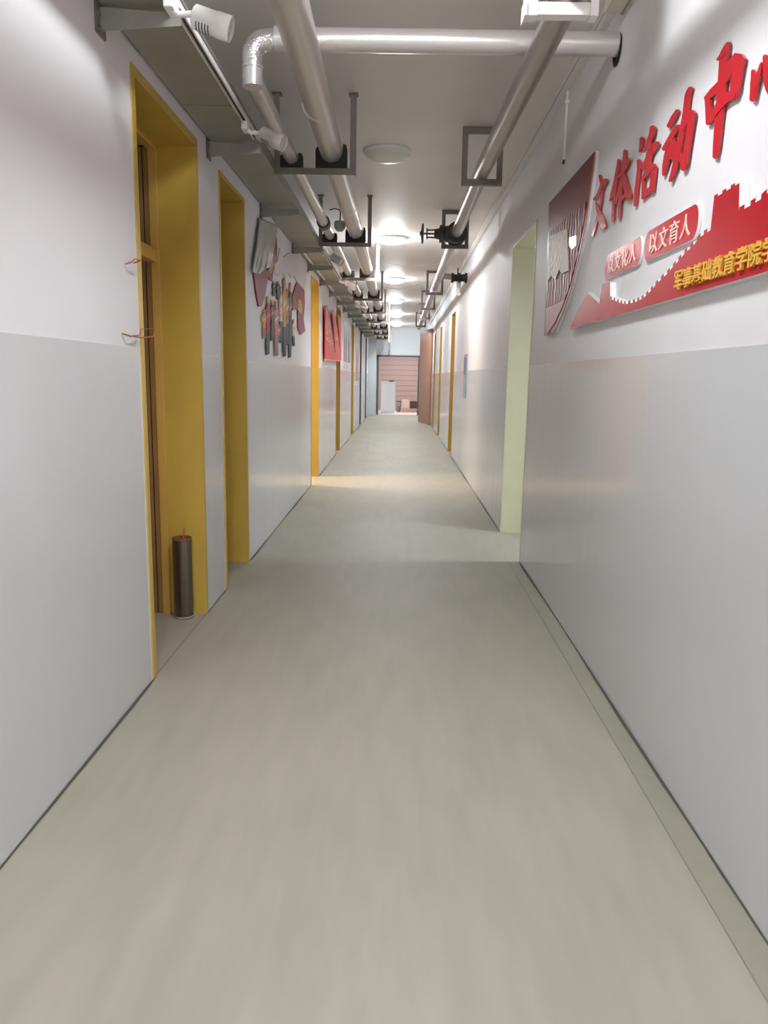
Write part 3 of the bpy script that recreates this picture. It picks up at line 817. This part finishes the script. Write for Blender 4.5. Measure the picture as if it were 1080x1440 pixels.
# drop doubles
Q = [P[0]]
for p in P[1:]:
    if math.hypot(p[0]-Q[-1][0], p[1]-Q[-1][1]) > 1e-4: Q.append(p)
t = thing('battlement_board', (XR, 3, base_z), 'large glossy red cut-out board of a battlemented wall with tower', 'wall panel')
part(plate(Q, XW, XR-.001, 0, 1), 'board', [REDB, WHITEA], t)
# yellow characters on the board, one object each
yl = onX(946, 400, XW-.012)[0]; yr = onX(1069, 360, XW-.012)[0]; pit = (yl-yr)/8
text9 = '军事基础教育学院学'
words9 = ['first', 'second', 'third', 'fourth', 'fifth', 'sixth', 'seventh', 'eighth', 'ninth']
for i, ch in enumerate(text9):
    mb = MB(); char_on_right(mb, ch, yl-pit*i-.003, yl-pit*(i+1)+.004, 1.767, 1.832, XW, .010, .014)
    o = mb.build('yellow_character', GOLD, at=(XW, yl-pit*(i+.5), 1.80))
    tag(o, 'yellow raised block character on the red board, %s in the row%s' % (words9[i], ', cut off' if i == 8 else ''), 'sign letter', 'yellow characters on the red board')

# ------------------------------------------------------------------ left wall mural
XM = XL+.014
t = thing('wall_mural', (XL, 7.8, 2.1), 'cut-out wall mural of wine red flags, pale peaks and small standing figures', 'wall mural')
ZO, ZS = (340, 290), 6.55
def zp(pts, X): return [onX(ZO[0]+x/ZS, ZO[1]+y/ZS, X) for x, y in pts]
def cut(name, pts, M, X=XM, th=.012, parent=None):
    return part(plate(zp(pts, X), X, X-th), name, M, parent or t)
f1 = cut('flag_cutout', [(318, 235), (328, 370), (322, 520), (300, 540), (290, 620), (282, 690), (262, 680), (245, 650), (232, 720), (215, 830), (185, 925), (160, 925), (140, 830), (125, 720), (112, 612), (180, 600), (240, 585), (262, 470), (250, 345)], MURALR)
cut('gold_emblem', [(255, 430), (282, 470), (290, 540), (282, 600), (262, 620), (248, 570), (262, 500)], MURALG, XM+.002, .0018, f1)
f2 = cut('flag_cutout', [(510, 700), (545, 740), (578, 772), (582, 900), (570, 1040), (586, 1150), (545, 1185), (520, 1130), (517, 960), (495, 945), (470, 960), (468, 830)], MURALR)
cut('gold_emblem', [(520, 850), (550, 870), (560, 960), (545, 1000), (525, 960)], MURALG, XM+.002, .0018, f2)
cut('pale_peaks', [(300, 530), (335, 500), (352, 385), (385, 470), (440, 430), (500, 445), (560, 405), (608, 500), (600, 620), (578, 768), (545, 735), (510, 695), (480, 640), (450, 660), (430, 610), (405, 660), (380, 620), (340, 650), (310, 620)], PALE, XM-.004, .008)
GARB = {'green': mat('print_dark_green', (84, 92, 78), .6), 'pink': mat('print_pink', (206, 120, 124), .6), 'red': mat('print_red', (166, 60, 68), .6),
        'cream': mat('print_cream', (216, 196, 180), .6), 'orange': mat('print_orange', (206, 148, 92), .6), 'tan': mat('print_tan', (158, 128, 112), .6), 'dark': mat('print_charcoal', (82, 84, 88), .6)}
FIG = [(210, 950, 1220, 'orange', 'tan', 20), (246, 828, 1370, 'red', 'dark', 20), (287, 860, 1240, 'green', 'green', 17), (322, 870, 1382, 'pink', 'tan', 20),
       (300, 690, 830, 'green', 'dark', 13), (338, 690, 860, 'dark', 'green', 15), (366, 740, 1260, 'cream', 'dark', 15), (397, 655, 1390, 'orange', 'dark', 19), (424, 760, 1280, 'tan', 'dark', 15),
       (450, 700, 1398, 'green', 'dark', 15), (480, 1040, 1290, 'cream', 'dark', 12), (345, 1090, 1250, 'pink', 'green', 12)]
for k, (cx, y0, y1, top, leg, hw) in enumerate(FIG):
    H_ = y1-y0; X = XM+.001+.0022*(k % 4)
    sway = random.uniform(-4, 4)
    body = [(cx-hw*.35, y0+H_*.13), (cx-hw*.95, y0+H_*.22), (cx-hw*1.0, y0+H_*.40), (cx-hw*.6, y0+H_*.52), (cx-hw*.75, y0+H_*.62), (cx+hw*.75, y0+H_*.62),
            (cx+hw*.6, y0+H_*.50), (cx+hw*1.05, y0+H_*.34), (cx+hw*.9, y0+H_*.2), (cx+hw*.35, y0+H_*.13)]
    b = cut('figure_cutout', body, GARB[top], X, .013)
    legs = [(cx-hw*.7, y0+H_*.61), (cx-hw*.75+sway, y0+H_*.85), (cx-hw*.55+sway, y0+H_), (cx-hw*.1, y0+H_*.99), (cx, y0+H_*.8), (cx+hw*.2+sway, y0+H_*.99), (cx+hw*.65+sway, y0+H_*.98), (cx+hw*.7, y0+H_*.61)]
    cut('legs_print', legs, GARB[leg], X-.0004, .0124, b)
    n = 12; ry = H_*.065
    cut('head_print', [(cx+hw*.42*math.cos(2*PI*i/n), y0+H_*.07+ry*math.sin(2*PI*i/n)) for i in range(n)], SKIN, X+.0004, .0128, b)
    cut('sash_print', [(cx-hw*.7, y0+H_*.33), (cx+hw*.75, y0+H_*.27), (cx+hw*.75, y0+H_*.33), (cx-hw*.7, y0+H_*.39)], GARB[['cream', 'pink', 'orange', 'cream'][k % 4]], X+.0006, .0004, b)
# plastic film hanging over the mural
from mathutils import noise as nz
mb = MB(); nu, nv = 44, 24; G = []
for j in range(nv+1):
    v = j/nv
    for i in range(nu+1):
        u = i/nu
        # left edge leans to the bottom left in the picture, right edge hangs straight
        xa = 366*(1-v)+355*v; xb = 391*(1-v)+381*v
        px = xa+(xb-xa)*u
        ya = 306.5+11*u; yb = 384.5 - 21*max(0, u-.4)**1.3 - 3*(1-u)**6 + 1.5*math.sin(u*7)
        py = ya+(yb-ya)*v
        q = nz.noise(Vector((u*3.1, v*1.2, 3)))*.010+nz.noise(Vector((u*8+v*1.5, v*2.0, 7)))*.008*(.3+v)+nz.noise(Vector((u*20, v*9, 1)))*.003
        X = XL+.024+q+.015*v*math.sin(u*PI)
        y, z = onX(px, py, X)
        G.append((X, y, z))
mb.add(G, [(j*(nu+1)+i, j*(nu+1)+i+1, (j+1)*(nu+1)+i+1, (j+1)*(nu+1)+i) for j in range(nv) for i in range(nu)], 0, True)
o = mb.build('plastic_film', FILM); sd = o.modifiers.new('solid', 'SOLIDIFY'); sd.thickness = .0015
tag(o, 'crumpled grey plastic film hanging from the tray bracket over the mural', 'plastic sheet')

# red banner sign with two pointed sails further down
t = thing('red_banner', (XL, 12.8, 2.1), 'bright red cut-out banner with two pointed sails and orange lettering', 'banner')
XBn = XL+.045
def bpx(pts, X=XBn): return [onX(x, y, X) for x, y in pts]
sails = bpx([(457.5, 505), (457.5, 433), (459, 430), (462.5, 443), (466.5, 468), (470.5, 495), (471.8, 496), (470, 470), (467.6, 441), (468.8, 436), (472, 447), (475.5, 472), (478.6, 496.5), (477.2, 470), (475, 441), (480, 451), (480, 507)])
part(plate(sails, XBn, XBn-.012), 'sail_board', BANRED, t)
part(plate(bpx([(459, 430), (460.2, 428), (464, 443), (468, 468), (471, 494), (470.5, 495), (466.5, 468), (462.5, 443)], XBn-.006), XBn-.006, XBn-.014), 'blue_fold', mat('slate_blue_print', (110, 110, 130), .5), t)
part(plate(bpx([(457.5, 505), (480, 507), (480, 508.4), (457.5, 506.6)], XBn+.002), XBn+.002, XBn-.014), 'pale_edge', mat('pale_orange_edge', (244, 190, 160), .4), t)
mb = MB()
for i, ch in enumerate('文化'):
    a = onX(458.2, 460+13*i, XBn); b = onX(465.2+2*i, 472+13*i, XBn); char_on_left(mb, ch, a[0], b[0], b[1], a[1], XBn, .006, .03)
for i, ch in enumerate('活动'):
    a = onX(470.3+.8*i, 459+12*i, XBn); b = onX(474.2+1.2*i, 470+12*i, XBn); char_on_left(mb, ch, a[0], b[0], b[1], a[1], XBn, .006, .03)
part(mb, 'lettering', ORANGE, t)
for (x, y) in ((459, 500), (478, 503), (459, 445), (469.5, 450)):
    q = onX(x, y, XBn-.012)
    part(MB().tube([(XL+.0005, q[0], q[1]), (XBn-.012, q[0], q[1])], .008, 8), 'standoff_pin', STEEL, t)
# narrow wall posters farther along
def poster(y0, y1, z0, z1, cols, label):
    t = thing('narrow_poster', (XL, (y0+y1)/2, z0), label, 'poster', 'narrow posters on the left wall')
    part(bx(XL+.001, XL+.008, y0, y1, z0, z1), 'poster_board', WHITEA, t)
    n = len(cols)
    for i, c in enumerate(cols):
        a = y0+(y1-y0)*(i+.25)/n; b = y0+(y1-y0)*(i+.75)/n
        pts = [(a, z0+.12), (b, z0+.12), (b, z1-.4), ((a+b)/2, z1-.06), (a, z1-.35)]
        part(plate(pts, XL+.010, XL+.008), 'printed_shape', c, t)
VIOL = mat('print_violet_grey', (128, 116, 132), .5)
poster(15.6, 16.6, 1.62, 2.55, [VIOL, MURALR], 'white narrow poster with violet and wine shapes, just past the fourth yellow door')
poster(16.9, 17.9, 1.62, 2.55, [GARB['dark'], VIOL], 'white narrow poster with charcoal shape, before the fifth yellow door')
poster(20.0, 21.4, 1.2, 2.3, [PINKM, GARB['pink']], 'pale pink poster past the fifth yellow door')

# ------------------------------------------------------------------ small things
# dark steel tube standing in the first doorway
cx, cy = -1.268, 4.345
t = thing('steel_tube', (cx, cy, 0), 'dark polished ribbed steel tube standing in the first yellow doorway', 'metal tube')
n = 40; prof = []
mb = MB(); vs = []
for z in (0.0, .49):
    for k in range(n):
        a = 2*PI*k/n; r = .054*(1+.035*(1 if k % 5 < 2 else -1))
        vs.append((cx+r*math.cos(a), cy+r*math.sin(a), z))
mb.add(vs, [(k, (k+1) % n, n+(k+1) % n, n+k) for k in range(n)])
part(mb, 'ribbed_shell', SHINYD, t)
part(MB().lathe([(0, .004), (.056, .004), (.058, .0), (.058, .012), (.054, .014)], (cx, cy, 0), 'z', 30), 'foot_ring', STEEL, t)
part(MB().lathe([(.052, .46), (.052, .492), (.056, .492), (.056, .478)], (cx, cy, 0), 'z', 30), 'top_rim', RIM, t)
part(MB().tube([(cx+.005, cy, .40), (cx+.012, cy+.01, .545)], .004, 8), 'red_stick', mat('pinkish_red_stick', (196, 92, 70), .5), t)
part(MB().lathe([(0, .40), (.052, .40)], (cx, cy, 0), 'z', 30), 'inner_floor', DARK, t)
# loose wires by the first doorway
def wire(px, X, label, r=.0035):
    pts = [(X+dx, *onX(x, y, X+dx)) for (x, y, dx) in px]
    tag(MB().tube(pts, r, 6).build('loose_wire', COPPER), label, 'wire', 'loose wires at the first doorway')
wire([(172, 469, .002), (184, 473, .02), (197, 471, .02), (198, 463, .03), (216, 462, .05), (216, 473, .05), (200, 475, .03), (188, 473, .02)], XL+.004, 'looped copper wire sticking out of the wall at wainscot height by the first doorway')
wire([(176, 371, .002), (184, 369, .02), (190, 364, .04), (198, 366, .04), (188, 370, .02)], XL+.004, 'short bent wire end beside the first doorway, at transom height')
wire([(215, 350, 0), (224, 353, 0), (233, 356.5, 0)], -1.40, 'thin dark wire hanging off the transom bar of the first doorway', .003)
# notice panel on the far right wall
t = thing('notice_panel', (XR, 11.6, 1.5), 'narrow blue-grey notice panel on the right wall before the first right yellow door', 'panel')
part(bx(XR-.02, XR-.0045, 11.4, 11.75, 1.15, 1.80), 'panel_board', mat('blue_grey_print', (150, 158, 176), .35), t)
part(bx(XR-.024, XR-.02, 11.42, 11.73, 1.5, 1.76), 'print_area', mat('slate_print', (112, 118, 140), .4), t)
# tall pinkish brown door leaf standing open at the end right
a = Vector((.70, 25.1, 0)); b = Vector((.99, 23.4, 0)); d = (b-a).normalized(); nrm = Vector((d.y, -d.x, 0))
t = thing('open_door_leaf', (.99, 23.4, 0), 'tall pinkish brown door leaf standing open at the corridor end', 'door leaf')
def slab(p, q, z0, z1, th):
    vs = [(*(v.xy), z) for z in (z0, z1) for v in (p, q, q+nrm*th, p+nrm*th)]
    return MB().add(vs, [(0, 1, 2, 3), (7, 6, 5, 4), (0, 4, 5, 1), (1, 5, 6, 2), (2, 6, 7, 3), (3, 7, 4, 0)])
part(slab(a, b, .004, 2.78, .05), 'leaf', PINKWOOD, t)
part(slab(a, b, 2.78, 2.90, .055), 'head_rail', mat('dull_brown_rail', (140, 112, 98), .5), t)
part(slab(a+d*.002-nrm*.012, a+d*.12-nrm*.012, .95, 1.25, .012), 'lock_plate', DGREY, t)

# ------------------------------------------------------------------ end room
tag(bx(-1.2, 1.6, 33.30, 33.38, 0, 2.9).build('wall_shutter', SHUT), kind='structure')
mb = MB()
for k in range(12): mb.box(-1.2, 1.6, 33.285, 33.305, .2+.22*k, .2+.22*k+.19)
tag(mb.build('trim_7', SHUT), kind='structure')
t = thing('white_cabinet', (-.44, 30.5, 0), 'tall white cabinet in the room beyond the end doorway', 'cabinet')
part(bx(-.72, -.15, 30.5, 31.0, .06, 1.22), 'cabinet_body', PLASTW, t, .006)
part(bx(-.70, -.17, 30.53, 30.97, 0, .06), 'plinth', PLASTW, t)
part(bx(-.73, -.14, 30.48, 31.01, 1.22, 1.25), 'cabinet_top', PLASTW, t, .004)
part(bx(-.70, -.44, 30.49, 30.5, .1, 1.19), 'cabinet_door', WHITEA, t)
part(bx(-.43, -.17, 30.49, 30.5, .1, 1.19), 'cabinet_door', WHITEA, t)
o = MB().lathe([(0, 0), (.1, 0), (.11, .02), (.1, .045), (0, .05)], (-.3, 30.72, 1.251), 'z', 18).build('black_tray', BLACK)
tag(o, 'small black object lying on top of the white cabinet', 'dish')
t = thing('pink_carton', (.27, 31.6, 0), 'pale pink printed carton on the end room floor', 'box')
part(bx(.12, .43, 31.5, 31.8, .17, .52), 'carton', mat('pale_pink_card', (226, 196, 188), .6, noise=.15, nscale=14), t)
part(bx(.10, .45, 31.46, 31.84, .0, .17), 'low_stand', mat('rose_brown_plinth', (186, 150, 140), .5), t)
t = thing('dark_crate', (.66, 31.6, 0), 'dark red-brown crate beside the pale pink carton', 'crate')
part(bx(.47, .85, 31.5, 31.8, .17, .46), 'crate_body', mat('dark_crate_wood', (84, 52, 50), .6, noise=.3, nscale=12), t)
part(bx(.46, .86, 31.47, 31.83, .0, .17), 'low_stand', MATS['rose_brown_plinth'], t)
t = thing('grey_bin', (.0, 31.6, 0), 'small grey bin left of the pale pink carton', 'bin')
part(MB().lathe([(0, .01), (.075, .01), (.1, .45), (.095, .45), (.07, .02)], (0.0, 31.6, 0), 'z', 20), 'bin_body', mat('grey_bin_plastic', (128, 128, 128), .5), t)
part(MB().lathe([(.093, .44), (.108, .44), (.108, .47), (.093, .47)], (0.0, 31.6, 0), 'z', 20), 'bin_rim', DGREY, t)
